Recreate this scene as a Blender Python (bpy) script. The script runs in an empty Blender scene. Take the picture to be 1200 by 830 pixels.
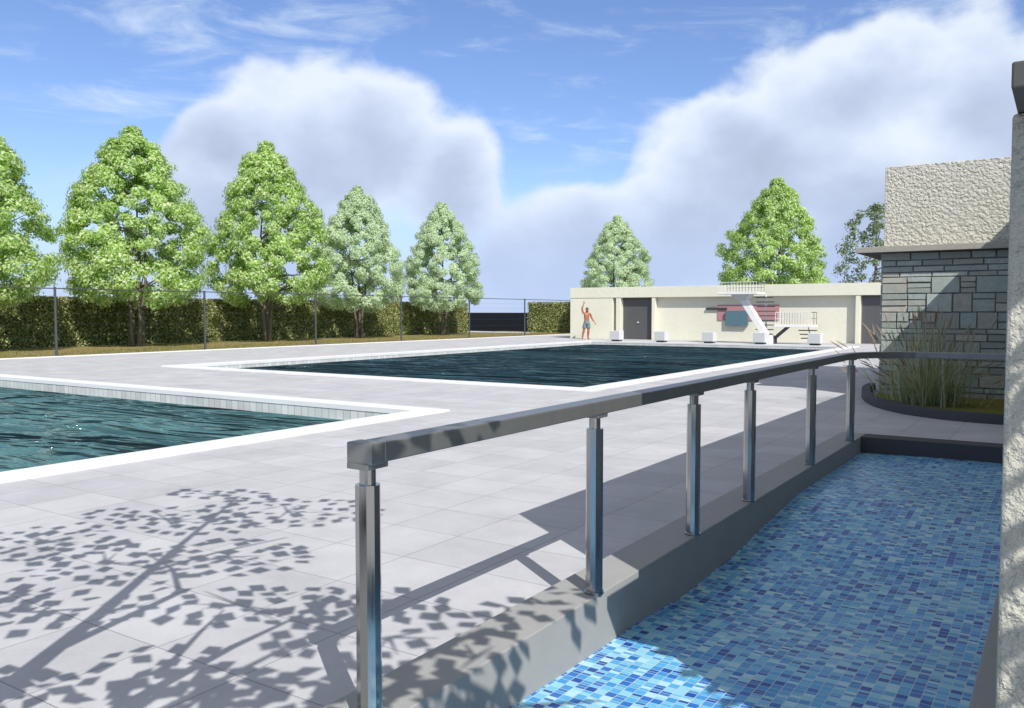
import bpy, bmesh, math, random
from mathutils import Vector, Matrix, noise as mnoise
R = math.radians
scene = bpy.context.scene
COL = scene.collection

# ------------------------------------------------------------------ camera
cd = bpy.data.cameras.new('camera'); cam = bpy.data.objects.new('camera', cd); COL.objects.link(cam)
cam.location = (0, 0, 1.6)
cam.rotation_euler = (R(90 - 2.825), 0, R(33.2))
cd.sensor_width = 36; cd.lens = 36 * 993 / 1200; cd.clip_start = .05; cd.clip_end = 6000
scene.camera = cam

# ------------------------------------------------------------------ sun + sky
SUN = Vector((.86, -.625, 1.0)).normalized()          # towards the sun
sl = bpy.data.lights.new('sun', 'SUN'); sl.energy = 4.3; sl.angle = R(.22); sl.color = (1, .965, .91)
so = bpy.data.objects.new('sun', sl); COL.objects.link(so)
so.rotation_euler = SUN.to_track_quat('Z', 'Y').to_euler(); so.location = (20, -15, 25)

scene.view_settings.view_transform = 'Standard'; scene.view_settings.look = 'None'
scene.view_settings.exposure = 0.22; scene.view_settings.gamma = 1
scene.view_settings.use_curve_mapping = False
scene.cycles.max_bounces = 8; scene.cycles.transparent_max_bounces = 12

W = bpy.data.worlds.new('World'); scene.world = W; W.use_nodes = True
SKY_STRENGTH = .09


class NT:
    """tiny node helper"""
    def __init__(s, tree): s.t = tree; s.n = tree.nodes; s.l = tree.links
    def node(s, typ, **kw):
        nd = s.n.new(typ)
        for k, v in kw.items():
            if k.startswith('i_'): nd.inputs[k[2:].replace('_', ' ')].default_value = v
            else: setattr(nd, k, v)
        return nd
    def put(s, sock, v):
        if isinstance(v, bpy.types.NodeSocket): s.l.new(v, sock)
        elif isinstance(v, bpy.types.Node): s.l.new(v.outputs[0], sock)
        else: sock.default_value = v
    def m(s, op, a, b=None, c=None, clamp=False):
        nd = s.n.new('ShaderNodeMath'); nd.operation = op; nd.use_clamp = clamp
        for i, v in enumerate((a, b, c)):
            if v is not None: s.put(nd.inputs[i], v)
        return nd.outputs[0]
    def mix(s, f, a, b, blend='MIX'):
        nd = s.n.new('ShaderNodeMix'); nd.data_type = 'RGBA'; nd.blend_type = blend
        s.put(nd.inputs[0], f); s.put(nd.inputs[6], a); s.put(nd.inputs[7], b)
        return nd.outputs[2]
    def ramp(s, f, stops, interp='LINEAR'):
        nd = s.n.new('ShaderNodeValToRGB'); cr = nd.color_ramp; cr.interpolation = interp
        while len(cr.elements) < len(stops): cr.elements.new(.5)
        for e, (p, c) in zip(cr.elements, stops):
            e.position = p; e.color = c if len(c) == 4 else (*c, 1)
        s.put(nd.inputs[0], f); return nd.outputs[0]
    def noise(s, vec=None, scale=5, detail=4, rough=.55, dist=0, out=0):
        nd = s.n.new('ShaderNodeTexNoise')
        nd.inputs['Scale'].default_value = scale; nd.inputs['Detail'].default_value = detail
        nd.inputs['Roughness'].default_value = rough; nd.inputs['Distortion'].default_value = dist
        if vec is not None: s.put(nd.inputs['Vector'], vec)
        return nd.outputs[out]
    def mapr(s, v, a, b, c=0, d=1, smooth=False):
        nd = s.n.new('ShaderNodeMapRange')
        if smooth: nd.interpolation_type = 'SMOOTHSTEP'
        s.put(nd.inputs[0], v)
        for i, x in enumerate((a, b, c, d)): s.put(nd.inputs[i + 1], x)
        return nd.outputs[0]
    def scale(s, vec, sc):
        nd = s.n.new('ShaderNodeMapping'); nd.inputs['Scale'].default_value = sc; s.put(nd.inputs[0], vec)
        return nd.outputs[0]


def build_sky():
    k = NT(W.node_tree)
    for n_ in list(k.n): k.n.remove(n_)
    sky = k.node('ShaderNodeTexSky', sky_type='NISHITA', sun_disc=False)
    sky.sun_elevation = math.asin(SUN.z); sky.sun_rotation = math.atan2(SUN.x, SUN.y)
    sky.air_density = 1.0; sky.dust_density = .3; sky.ozone_density = 2.5
    tc = k.node('ShaderNodeTexCoord'); g = tc.outputs['Generated']
    sep = k.node('ShaderNodeSeparateXYZ'); k.put(sep.inputs[0], g)
    az = k.m('ARCTAN2', sep.outputs[0], sep.outputs[1])      # 0 = +Y, positive to +X
    el = k.m('ARCSINE', sep.outputs[2])
    azd = k.m('MULTIPLY', az, 180 / math.pi); eld = k.m('MULTIPLY', el, 180 / math.pi)
    base = k.mix(1, sky.outputs[0], (1.16, 1.22, 1.5, 1), 'MULTIPLY')
    # cumulus banks (degrees of azimuth / elevation)
    n1 = k.noise(g, 5, 7, .5, .2); n2 = k.noise(k.scale(g, (1, 1, 1.5)), 11, 6, .5)
    nn = k.m('ADD', k.m('MULTIPLY', k.m('SUBTRACT', n1, .5), 2.3), k.m('MULTIPLY', k.m('SUBTRACT', n2, .5), 1.15))
    blobs = [(-46, 10, 9, 6.5), (-42.5, 11.3, 6.3, 5.3), (-37, 9, 4.2, 5), (-51, 6, 7, 7), (-52, 10.5, 4, 3.5),
             (-28, 4, 8, 6.5), (-21, 6, 8, 6), (-17, 9, 10, 6.5), (-12, 13, 7.2, 5.0), (-3, 11.3, 10.5, 5.8), (-9, 5, 12, 9),
             (8, 12, 9, 7), (25, 12, 12, 7), (60, 16, 16, 9), (110, 14, 20, 8), (170, 18, 22, 9), (-90, 8, 12, 4.5), (-120, 15, 16, 8), (140, 45, 60, 26), (-150, 50, 50, 20)]  # last two banks are unseen, added behind the camera to whiten the shade
    f = None
    for a, e, ra, re in blobs:
        dx = k.m('DIVIDE', k.m('SUBTRACT', azd, a), ra); dy = k.m('DIVIDE', k.m('SUBTRACT', eld, e), re)
        d = k.m('SUBTRACT', 1, k.m('SQRT', k.m('ADD', k.m('MULTIPLY', dx, dx), k.m('MULTIPLY', dy, dy))))
        f = d if f is None else k.m('SMOOTH_MAX', f, d, .3)
    fld = k.m('ADD', f, k.m('MULTIPLY', nn, .62))
    mask = k.mapr(fld, -.01, .28, 0, 1, True)
    # body tone: bright billowing rims, grey hearts and undersides
    n3 = k.noise(k.scale(g, (1, 1, 1.5)), 6.5, 6, .5, .2)
    body = k.m('ADD', k.mapr(fld, .12, .95, -.05, .72), k.m('MULTIPLY', k.m('SUBTRACT', n3, .5), 1.9))
    body = k.m('ADD', body, k.mapr(eld, 4, 18, .36, -.22))
    ccol = k.ramp(body, [(0, (8.2, 8.9, 9.9)), (.3, (6.7, 7.6, 9.3)), (.65, (5.4, 6.2, 8.0)), (1, (4.6, 5.3, 6.9))])
    # thin wisps
    w = k.noise(k.scale(g, (1, 1, 4.5)), 5.5, 8, .6, .5)
    wisp = k.m('MULTIPLY', k.mapr(w, .50, .78, 0, .75, True), k.mapr(eld, 6, 11, 0, 1))
    c1 = k.mix(wisp, base, (7.0, 8.2, 9.8, 1))
    c2 = k.mix(k.m('MULTIPLY', mask, .95), c1, ccol)
    hz = k.mapr(eld, 0, 9, .92, 0, True)
    c3 = k.mix(hz, c2, (4.9, 6.2, 9.0, 1))
    # unseen high overcast above the view, added to make the shade less blue
    hi = k.m('MULTIPLY', k.mapr(eld, 27, 40, 0, 1, True), k.mapr(k.noise(g, 2.2, 6, .55), .34, .52, .25, .95, True))
    c3 = k.mix(hi, c3, (4.3, 4.25, 4.3, 1))
    bg = k.node('ShaderNodeBackground'); k.put(bg.inputs[0], c3); bg.inputs[1].default_value = SKY_STRENGTH
    out = k.node('ShaderNodeOutputWorld'); k.l.new(bg.outputs[0], out.inputs[0])
build_sky()

# ------------------------------------------------------------------ materials
def new_mat(name):
    m = bpy.data.materials.new(name); m.use_nodes = True
    k = NT(m.node_tree); b = k.n['Principled BSDF']
    return m, k, b

def coords(k, kind='Object'):
    return k.node('ShaderNodeTexCoord').outputs[kind]

def bump(k, b, h, strength=.3, dist=.02):
    nd = k.node('ShaderNodeBump'); nd.inputs['Strength'].default_value = strength; nd.inputs['Distance'].default_value = dist
    k.put(nd.inputs['Height'], h); k.l.new(nd.outputs[0], b.inputs['Normal'])

def simple(name, col, rough=.6, metal=0, spec=.5, nscale=8, var=.12, bmp=0, bdist=.004):
    m, k, b = new_mat(name)
    n_ = k.noise(coords(k), nscale, 5, .6)
    c = k.mix(k.m('MULTIPLY', n_, 1.0), tuple(x * (1 - var) for x in col) + (1,), tuple(min(1, x * (1 + var)) for x in col) + (1,))
    k.put(b.inputs['Base Color'], c)
    b.inputs['Roughness'].default_value = rough; b.inputs['Metallic'].default_value = metal
    b.inputs['Specular IOR Level'].default_value = spec
    if bmp: bump(k, b, k.noise(coords(k), nscale * 4, 4), bmp, bdist)
    return m

def mat_paving():
    m, k, b = new_mat('paving'); o = coords(k)
    br = k.node('ShaderNodeTexBrick'); br.offset = 0; br.squash = 1
    k.put(br.inputs['Vector'], o)
    br.inputs['Scale'].default_value = 1; br.inputs['Brick Width'].default_value = .6; br.inputs['Row Height'].default_value = .6
    br.inputs['Mortar Size'].default_value = .0035; br.inputs['Mortar Smooth'].default_value = .1
    br.inputs['Color1'].default_value = (.44, .442, .463, 1); br.inputs['Color2'].default_value = (.502, .503, .522, 1)
    br.inputs['Mortar'].default_value = (.25, .25, .27, 1)
    n1 = k.noise(o, 1.6, 7, .6, .3); n2 = k.noise(o, 40, 4, .6); n3 = k.noise(o, 6, 4, .6)
    st_ = k.mapr(k.noise(o, .7, 9, .7, .8), .58, .74, 0, -.09)
    v = k.m('ADD', k.m('ADD', st_, k.mapr(n1, .3, .7, .9, 1.08)), k.m('ADD', k.m('MULTIPLY', k.m('SUBTRACT', n2, .5), .16), k.m('MULTIPLY', k.m('SUBTRACT', n3, .5), .14)))
    vv = k.node('ShaderNodeCombineColor');
    for i in range(3): k.put(vv.inputs[i], v)
    k.put(b.inputs['Base Color'], k.mix(1, br.outputs[0], vv.outputs[0], 'MULTIPLY'))
    b.inputs['Roughness'].default_value = .75; b.inputs['Specular IOR Level'].default_value = .25
    bump(k, b, k.m('ADD', n2, k.m('MULTIPLY', br.outputs['Fac'], -1.5)), .15, .004)
    return m

def mat_stucco(name='stucco', col=(.80, .775, .66), scale=19, strength=1.0, dist=.07):
    m, k, b = new_mat(name); o = coords(k)
    vo = k.node('ShaderNodeTexVoronoi', feature='SMOOTH_F1'); vo.inputs['Scale'].default_value = scale; vo.inputs['Smoothness'].default_value = .35
    wob = k.node('ShaderNodeVectorMath', operation='ADD'); k.put(wob.inputs[0], o); wv = k.node('ShaderNodeVectorMath', operation='SCALE'); k.put(wv.inputs[0], k.noise(o, scale * .9, 3, .6, 0, 1)); wv.inputs['Scale'].default_value = 1.6 / scale
    k.put(wob.inputs[1], wv.outputs[0]); k.put(vo.inputs['Vector'], wob.outputs[0])
    v = vo.outputs['Distance']; v2 = k.noise(o, scale * 2.6, 5, .65)
    h = k.m('ADD', k.m('MULTIPLY', v, -1.1), k.m('MULTIPLY', v2, .8))
    n_ = k.noise(o, 1.2, 5, .6)
    c = k.mix(n_, tuple(x * .92 for x in col) + (1,), tuple(min(1, x * 1.06) for x in col) + (1,))
    k.put(b.inputs['Base Color'], c); b.inputs['Roughness'].default_value = .9; b.inputs['Specular IOR Level'].default_value = .1
    bump(k, b, h, strength, dist); return m

def mat_stone():
    m, k, b = new_mat('ashlar_stone'); o = coords(k)
    ri = k.node('ShaderNodeNewGeometry').outputs['Random Per Island']
    c = k.ramp(ri, [(0, (.31, .34, .31)), (.2, (.38, .44, .40)), (.38, (.46, .51, .47)), (.52, (.41, .40, .35)), (.66, (.50, .475, .40)), (.8, (.34, .42, .40)), (1, (.53, .55, .50))], 'CONSTANT')
    n1 = k.noise(o, 9, 8, .65, .8); n2 = k.noise(o, 55, 4, .6)
    c = k.mix(k.mapr(n1, .3, .72, 0, .75), c, (.24, .27, .25, 1))
    c = k.mix(k.mapr(n2, .5, .75, 0, .35), c, (.5, .5, .45, 1))
    k.put(b.inputs['Base Color'], c); b.inputs['Roughness'].default_value = .85; b.inputs['Specular IOR Level'].default_value = .25
    bump(k, b, k.m('ADD', n1, k.m('MULTIPLY', n2, .3)), .5, .02); return m

def mat_mosaic():
    m, k, b = new_mat('blue_mosaic'); o = coords(k)
    sep = k.node('ShaderNodeSeparateXYZ'); k.put(sep.inputs[0], o)
    tw, tl = .052, .052
    u = k.m('DIVIDE', sep.outputs[0], tw); ui = k.m('FLOOR', u); uf = k.m('SUBTRACT', u, ui)
    wn0 = k.node('ShaderNodeTexWhiteNoise', noise_dimensions='1D'); k.put(wn0.inputs['W'], ui)
    v = k.m('ADD', k.m('DIVIDE', sep.outputs[1], tl), k.m('MULTIPLY', k.m('GREATER_THAN', wn0.outputs[0], .0), 0)); vi = k.m('FLOOR', v); vf = k.m('SUBTRACT', v, vi)
    def wn(a, c_, off):
        cv = k.node('ShaderNodeCombineXYZ'); k.put(cv.inputs[0], a); k.put(cv.inputs[1], c_); cv.inputs[2].default_value = off
        w_ = k.node('ShaderNodeTexWhiteNoise', noise_dimensions='3D'); k.put(w_.inputs['Vector'], cv.outputs[0]); return w_.outputs[0]
    # a third of the tiles are halves
    split = k.m('GREATER_THAN', wn(ui, vi, 3.3), .62)
    half = k.m('MULTIPLY', split, k.m('GREATER_THAN', vf, .5))
    r = wn(ui, k.m('ADD', vi, k.m('MULTIPLY', half, .37)), 1.7)
    c = k.ramp(r, [(0, (.012, .08, .36)), (.09, (.025, .16, .52)), (.24, (.05, .29, .64)), (.42, (.09, .40, .71)), (.60, (.16, .50, .74)), (.77, (.27, .6, .76)), (.91, (.42, .7, .79))], 'CONSTANT')
    def edge(x, w): return k.m('LESS_THAN', k.m('SUBTRACT', .5, k.m('ABSOLUTE', k.m('SUBTRACT', x, .5))), w)
    vf2 = k.m('FRACT', k.m('MULTIPLY', v, 2)); eh = k.m('MULTIPLY', split, edge(vf2, .07))
    gr = k.m('MAXIMUM', k.m('MAXIMUM', edge(uf, .035), edge(vf, .04)), eh)
    c = k.mix(gr, c, (.5, .6, .62, 1))
    k.put(b.inputs['Base Color'], c); b.inputs['Roughness'].default_value = .35; b.inputs['Specular IOR Level'].default_value = .35
    bump(k, b, k.m('SUBTRACT', 1, gr), .2, .003); return m

def mat_pool_water(name, col, deep, sc=(1.0, 1.0, 1.0), strength=1, dist=.6, refl=.4, tint=(1, 1, 1)):
    m, k, b = new_mat(name); o = coords(k)
    mp = k.node('ShaderNodeMapping'); mp.inputs['Rotation'].default_value = (0, 0, R(-33)); mp.inputs['Scale'].default_value = sc; k.put(mp.inputs[0], o)
    n1 = k.noise(mp.outputs[0], 1.3, 3, .5, .6); n2 = k.noise(mp.outputs[0], 4.2, 3, .5, .6)
    n3 = k.noise(mp.outputs[0], .55, 4, .6)
    df = k.node('ShaderNodeBsdfDiffuse'); gl = k.node('ShaderNodeBsdfGlossy'); gl.inputs['Roughness'].default_value = .08; gl.inputs['Color'].default_value = (*tint, 1)
    k.put(df.inputs[0], k.mix(k.mapr(n3, .35, .65), (*deep, 1), (*col, 1)))
    nd = k.node('ShaderNodeBump'); nd.inputs['Strength'].default_value = strength; nd.inputs['Distance'].default_value = dist
    rg = k.m('ABSOLUTE', k.m('SUBTRACT', n1, .5)); rg = k.m('POWER', k.m('SUBTRACT', 1, k.m('MULTIPLY', rg, 2.4), None, True), 2)
    k.put(nd.inputs['Height'], k.m('ADD', rg, k.m('MULTIPLY', n2, .4)))
    fr = k.node('ShaderNodeFresnel'); fr.inputs['IOR'].default_value = 1.33
    for n_ in (df, gl, fr): k.l.new(nd.outputs[0], n_.inputs['Normal'])
    mx = k.node('ShaderNodeMixShader'); k.put(mx.inputs[0], k.m('MULTIPLY', fr.outputs[0], refl))
    k.l.new(df.outputs[0], mx.inputs[1]); k.l.new(gl.outputs[0], mx.inputs[2]); k.l.new(mx.outputs[0], k.n['Material Output'].inputs[0])
    return m

def mat_leaf(name, stops, trans=.45, rough=.55):
    m, k, b = new_mat(name)
    ri = k.node('ShaderNodeNewGeometry').outputs['Random Per Island']
    c = k.ramp(ri, stops)
    n_ = k.noise(coords(k), .55, 3, .5)
    c = k.mix(k.mapr(n_, .4, .64, 0, .3), c, (stops[0][1][0], stops[0][1][1], stops[0][1][2], 1))
    k.put(b.inputs['Base Color'], c); b.inputs['Roughness'].default_value = rough; b.inputs['Specular IOR Level'].default_value = .3
    tr = k.node('ShaderNodeBsdfTranslucent'); k.put(tr.inputs[0], k.mix(1, c, (1.1, 1.12, .75, 1), 'MULTIPLY'))
    mx = k.node('ShaderNodeMixShader'); mx.inputs[0].default_value = trans
    k.l.new(b.outputs[0], mx.inputs[1]); k.l.new(tr.outputs[0], mx.inputs[2])
    k.l.new(mx.outputs[0], k.n['Material Output'].inputs[0]); return m

def mat_grass():
    m, k, b = new_mat('dry_grass'); o = coords(k)
    n1 = k.noise(o, .35, 5, .6); n2 = k.noise(o, 9, 5, .7)
    c = k.mix(k.mapr(n1, .4, .66), (.26, .20, .085, 1), (.13, .16, .045, 1))
    c = k.mix(k.mapr(n2, .42, .7, 0, .5), c, (.36, .29, .14, 1))
    k.put(b.inputs['Base Color'], c); b.inputs['Roughness'].default_value = .95; b.inputs['Specular IOR Level'].default_value = .1
    bump(k, b, n2, .6, .04); return m

def mat_bark(name, col):
    m, k, b = new_mat(name); o = coords(k)
    n_ = k.noise(k.scale(o, (6, 6, 1.2)), 4, 5, .6)
    k.put(b.inputs['Base Color'], k.mix(n_, tuple(x * .5 for x in col) + (1,), tuple(x * 1.4 for x in col) + (1,)))
    b.inputs['Roughness'].default_value = .9; bump(k, b, n_, .5, .02); return m

def mat_poolwall():
    m, k, b = new_mat('pool_wall_tile'); o = coords(k)
    sep = k.node('ShaderNodeSeparateXYZ'); k.put(sep.inputs[0], o)
    t = k.m('ADD', sep.outputs[0], sep.outputs[1])
    v = k.m('DIVIDE', t, .17); vi = k.m('FLOOR', v); vf = k.m('SUBTRACT', v, vi)
    w_ = k.node('ShaderNodeTexWhiteNoise', noise_dimensions='1D'); k.put(w_.inputs['W'], vi)
    c = k.mix(w_.outputs[0], (.52, .53, .51, 1), (.66, .66, .63, 1))
    c = k.mix(k.m('LESS_THAN', vf, .06), c, (.27, .27, .26, 1))
    k.put(b.inputs['Base Color'], c); b.inputs['Roughness'].default_value = .5; return m

def mat_steel():
    m, k, b = new_mat('brushed_steel'); o = coords(k)
    n_ = k.noise(k.scale(o, (40, 40, 1)), 3, 3, .5)
    b.inputs['Base Color'].default_value = (.38, .38, .375, 1)
    b.inputs['Metallic'].default_value = 1; k.put(b.inputs['Roughness'], k.mapr(n_, .3, .7, .08, .2)); return m

M = {}
M['paving'] = mat_paving()
M['stucco'] = mat_stucco()
M['render'] = mat_stucco('cream_render', (.70, .68, .56), 5, .25, .02)
M['stone'] = mat_stone()
M['mortar'] = simple('dark_mortar', (.15, .16, .155), .95, spec=.1, nscale=30)
M['mosaic'] = mat_mosaic()
M['water_main'] = mat_pool_water('main_pool_water', (.042, .105, .135), (.010, .030, .045), (.10, .5, 1), 1.0, 5.5, 1.0, (.62, .82, .92))
M['water_near'] = mat_pool_water('near_pool_water', (.10, .22, .232), (.035, .09, .105), (.15, .55, 1), 1.0, 2.0, .9, (.62, .92, .93))
M['coping'] = simple('white_coping', (.72, .72, .71), .6, spec=.3, nscale=14, var=.05, bmp=.15)
M['poolwall'] = mat_poolwall()
M['kerb'] = simple('grey_concrete', (.33, .33, .32), .7, spec=.3, nscale=6, var=.1, bmp=.1)
M['kerb_face'] = M['kerb']
M['kerb_dark'] = simple('shaded_grey_concrete', (.075, .075, .078), .75, spec=.25, nscale=6, var=.12, bmp=.1)
M['steel'] = mat_steel()
M['rail'] = simple('dull_metal_rail', (.24, .24, .225), .38, .6, nscale=9, var=.2, bmp=.06)
M['fascia'] = simple('grey_canopy', (.36, .345, .30), .9, spec=.1, nscale=22, var=.25, bmp=.6, bdist=.015)
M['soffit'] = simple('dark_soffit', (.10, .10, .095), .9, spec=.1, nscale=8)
M['white'] = simple('white_paint', (.78, .78, .76), .5, nscale=6, var=.04)
M['block'] = simple('white_concrete', (.62, .62, .62), .7, nscale=8, var=.06, bmp=.1)
M['door'] = simple('dark_grey_door', (.085, .085, .088), .5, nscale=5, var=.08)
M['pink'] = simple('pink_panel', (.42, .215, .225), .6, nscale=4, var=.08)
M['teal'] = simple('teal_panel', (.085, .165, .205), .6, nscale=4, var=.08)
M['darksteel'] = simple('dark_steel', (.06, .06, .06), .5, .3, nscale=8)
M['post'] = simple('grey_post', (.09, .10, .105), .45, .5, nscale=8)
M['grass'] = mat_grass()
M['far'] = simple('black_tarmac', (.006, .006, .007), .95, spec=.02, nscale=.3, var=.3)
M['bark'] = mat_bark('bark', (.13, .115, .085))
M['hedge'] = mat_leaf('hedge_leaf', [(0, (.12, .15, .04)), (.4, (.26, .30, .09)), (.7, (.44, .46, .18)), (.86, (.66, .65, .36)), (1, (.8, .76, .5))], .4)
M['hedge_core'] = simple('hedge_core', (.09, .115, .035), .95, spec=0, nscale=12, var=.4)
M['leaf'] = mat_leaf('bright_leaf', [(0, (.19, .34, .06)), (.25, (.37, .56, .13)), (.5, (.56, .73, .27)), (.75, (.75, .85, .50)), (1, (.92, .94, .76))], .55)
M['leaf_pale'] = mat_leaf('pale_leaf', [(0, (.42, .54, .37)), (.4, (.58, .71, .51)), (.75, (.72, .81, .63)), (.92, (.82, .88, .74)), (1, (.9, .93, .84))], .5)
M['leaf_sparse'] = mat_leaf('dull_leaf', [(0, (.10, .15, .07)), (.5, (.19, .26, .13)), (.9, (.34, .40, .24)), (1, (.5, .54, .38))], .5)
M['leaf_near'] = mat_leaf('near_leaf', [(0, (.04, .08, .015)), (1, (.10, .18, .04))], .12)
M['blade'] = mat_leaf('grass_blade', [(0, (.2, .26, .12)), (.4, (.34, .39, .22)), (.75, (.52, .54, .38)), (1, (.72, .70, .58))], .3)
M['plume'] = mat_leaf('grass_plume', [(0, (.30, .22, .15)), (1, (.5, .42, .31))], .3)
M['soil'] = simple('planter_soil', (.20, .19, .05), .95, spec=.05, nscale=18, var=.4, bmp=.4, bdist=.02)
M['skin'] = simple('skin', (.34, .128, .065), .55, nscale=10, var=.1)
M['shorts'] = simple('shorts_cloth', (.15, .225, .245), .85, spec=.1, nscale=14, var=.15)
M['hair'] = simple('hair', (.018, .013, .01), .7, nscale=40, var=.3)
M['eye'] = simple('eye', (.03, .025, .02), .3, nscale=5)


# ------------------------------------------------------------------ mesh helpers
class MB:
    def __init__(s): s.v = []; s.f = []
    def face(s, *pts):
        i = len(s.v); s.v += [tuple(p) for p in pts]; s.f.append(tuple(range(i, i + len(pts)))); return s
    def box(s, x0, x1, y0, y1, z0, z1):
        i = len(s.v)
        s.v += [(x, y, z) for z in (z0, z1) for x, y in ((x0, y0), (x1, y0), (x1, y1), (x0, y1))]
        s.f += [tuple(i + j for j in q) for q in ((3, 2, 1, 0), (4, 5, 6, 7), (0, 1, 5, 4), (1, 2, 6, 5), (2, 3, 7, 6), (3, 0, 4, 7))]
        return s
    def tube(s, pts, rad, n=8, caps=True, rot=0.0, up=Vector((0, 0, 1)), aspect=1.0):
        pts = [Vector(p) for p in pts]
        if not hasattr(rad, '__len__'): rad = [rad] * len(pts)
        base = len(s.v); prev = None
        for i, p in enumerate(pts):
            t = (pts[min(i + 1, len(pts) - 1)] - pts[max(i - 1, 0)]).normalized()
            if prev is None:
                a = up if abs(t.dot(up)) < .95 else Vector((1, 0, 0))
                x = t.cross(a).normalized()
            else:
                x = (prev - t * prev.dot(t)).normalized()
            prev = x; y = t.cross(x)
            for j in range(n):
                th = rot + 2 * math.pi * j / n
                s.v.append(tuple(p + (x * math.cos(th) + y * math.sin(th) * aspect) * rad[i]))
        for i in range(len(pts) - 1):
            for j in range(n):
                a = base + i * n + j; b = base + i * n + (j + 1) % n
                s.f.append((a, b, b + n, a + n))
        if caps:
            s.f.append(tuple(base + j for j in reversed(range(n))))
            s.f.append(tuple(base + (len(pts) - 1) * n + j for j in range(n)))
        return s
    def sweep(s, pts, hw, hh):
        """rectangular bar (half width, half height) along a horizontal path"""
        pts = [Vector(p) for p in pts]; base = len(s.v)
        for i, p in enumerate(pts):
            d0 = (p - pts[i - 1]).normalized() if i else None
            d1 = (pts[i + 1] - p).normalized() if i < len(pts) - 1 else None
            t = ((d0 or d1) + (d1 or d0)).normalized(); nrm = Vector((t.y, -t.x, 0)).normalized()
            c = (d0 or d1).dot(t); w = hw / max(c, .3)
            for a, b in ((-1, -1), (1, -1), (1, 1), (-1, 1)): s.v.append(tuple(p + nrm * w * a + Vector((0, 0, hh * b))))
        for i in range(len(pts) - 1):
            for j in range(4):
                a = base + i * 4 + j; b = base + i * 4 + (j + 1) % 4
                s.f.append((a, b, b + 4, a + 4))
        s.f.append((base + 3, base + 2, base + 1, base)); e = base + (len(pts) - 1) * 4; s.f.append((e, e + 1, e + 2, e + 3))
        return s
    def leaf(s, p, nrm, size, ang, aspect=.62):
        nrm = nrm.normalized(); a = Vector((0, 0, 1)) if abs(nrm.z) < .9 else Vector((1, 0, 0))
        x = nrm.cross(a).normalized(); y = nrm.cross(x)
        ca, sa = math.cos(ang), math.sin(ang); u = x * ca + y * sa; v = y * ca - x * sa
        i = len(s.v); p = Vector(p)
        s.v += [tuple(p - u * size), tuple(p - v * size * aspect + nrm * size * .12), tuple(p + u * size), tuple(p + v * size * aspect + nrm * size * .12)]
        s.f.append((i, i + 1, i + 2, i + 3))
    def build(s, name, mat, parent=None, bevel=0, smooth=False, origin=None):
        me = bpy.data.meshes.new(name)
        o_ = Vector(origin) if origin is not None else Vector((0, 0, 0))
        me.from_pydata([tuple(Vector(p) - o_) for p in s.v] if origin is not None else s.v, [], s.f); me.validate(); me.update()
        me.materials.append(mat)
        if bevel:
            bm = bmesh.new(); bm.from_mesh(me)
            bmesh.ops.remove_doubles(bm, verts=bm.verts, dist=1e-5)
            es = [e for e in bm.edges if len(e.link_faces) == 2 and e.calc_face_angle() > .5]
            bmesh.ops.bevel(bm, geom=es, offset=bevel, segments=2, affect='EDGES', profile=.5)
            bm.to_mesh(me); bm.free()
        if smooth:
            for p in me.polygons: p.use_smooth = True
        o = bpy.data.objects.new(name, me); COL.objects.link(o)
        if origin is not None: o.location = o_
        if parent: o.parent = parent
        return o


def tag(o, label, cat, group=None):
    o['label'] = label; o['category'] = cat
    if group: o['group'] = group
    return o
def struct(o): o['kind'] = 'structure'; return o
def thing(name, label, cat, loc=(0, 0, 0), rz=0, group=None):
    o = bpy.data.objects.new(name, None); COL.objects.link(o); o.empty_display_size = .3
    o.location = loc; o.rotation_euler = (0, 0, rz); return tag(o, label, cat, group)
def copy_tree(o, parent=None):
    c = o.copy(); COL.objects.link(c)
    if parent: c.parent = parent
    for ch in list(o.children): copy_tree(ch, c)
    return c


# ------------------------------------------------------------------ ground, deck, grass
def rects_with_holes(x0, x1, y0, y1, holes, z):
    xs = sorted({x0, x1, *[h[0] for h in holes], *[h[1] for h in holes]}); ys = sorted({y0, y1, *[h[2] for h in holes], *[h[3] for h in holes]})
    xs = [x for x in xs if x0 <= x <= x1]; ys = [y for y in ys if y0 <= y <= y1]
    m = MB()
    for i in range(len(xs) - 1):
        for j in range(len(ys) - 1):
            cx, cy = (xs[i] + xs[i + 1]) / 2, (ys[j] + ys[j + 1]) / 2
            if any(h[0] < cx < h[1] and h[2] < cy < h[3] for h in holes): continue
            m.face((xs[i], ys[j], z), (xs[i + 1], ys[j], z), (xs[i + 1], ys[j + 1], z), (xs[i], ys[j + 1], z))
    return m

NEARP = (-27, -8.3, -7, 10.85)       # outer edge of coping
MAINP = (-22.2, -8.0, 15.12, 41.6)
BASIN = (-2.33, -.08, -3.0, 11.15)   # outer edge of its kerb
DECK = (-30.15, 16, -14, 60)
struct(rects_with_holes(*DECK, [NEARP, MAINP, BASIN], 0).build('pool_deck', M['paving']))
struct(rects_with_holes(-40.2, -30.15, -14, 60, [], -.006).build('lawn', M['grass']))
struct(rects_with_holes(-2500, 2500, -2500, 2500, [(-40.2, 16, -14, 60)], -.02).build('ground', M['far']))
struct(MB().face((-60, 57.0, .004), (-34.5, 54.4, .004), (-34.5, 57.2, .004), (-60, 61.5, .004)).build('path', M['paving']))

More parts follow.
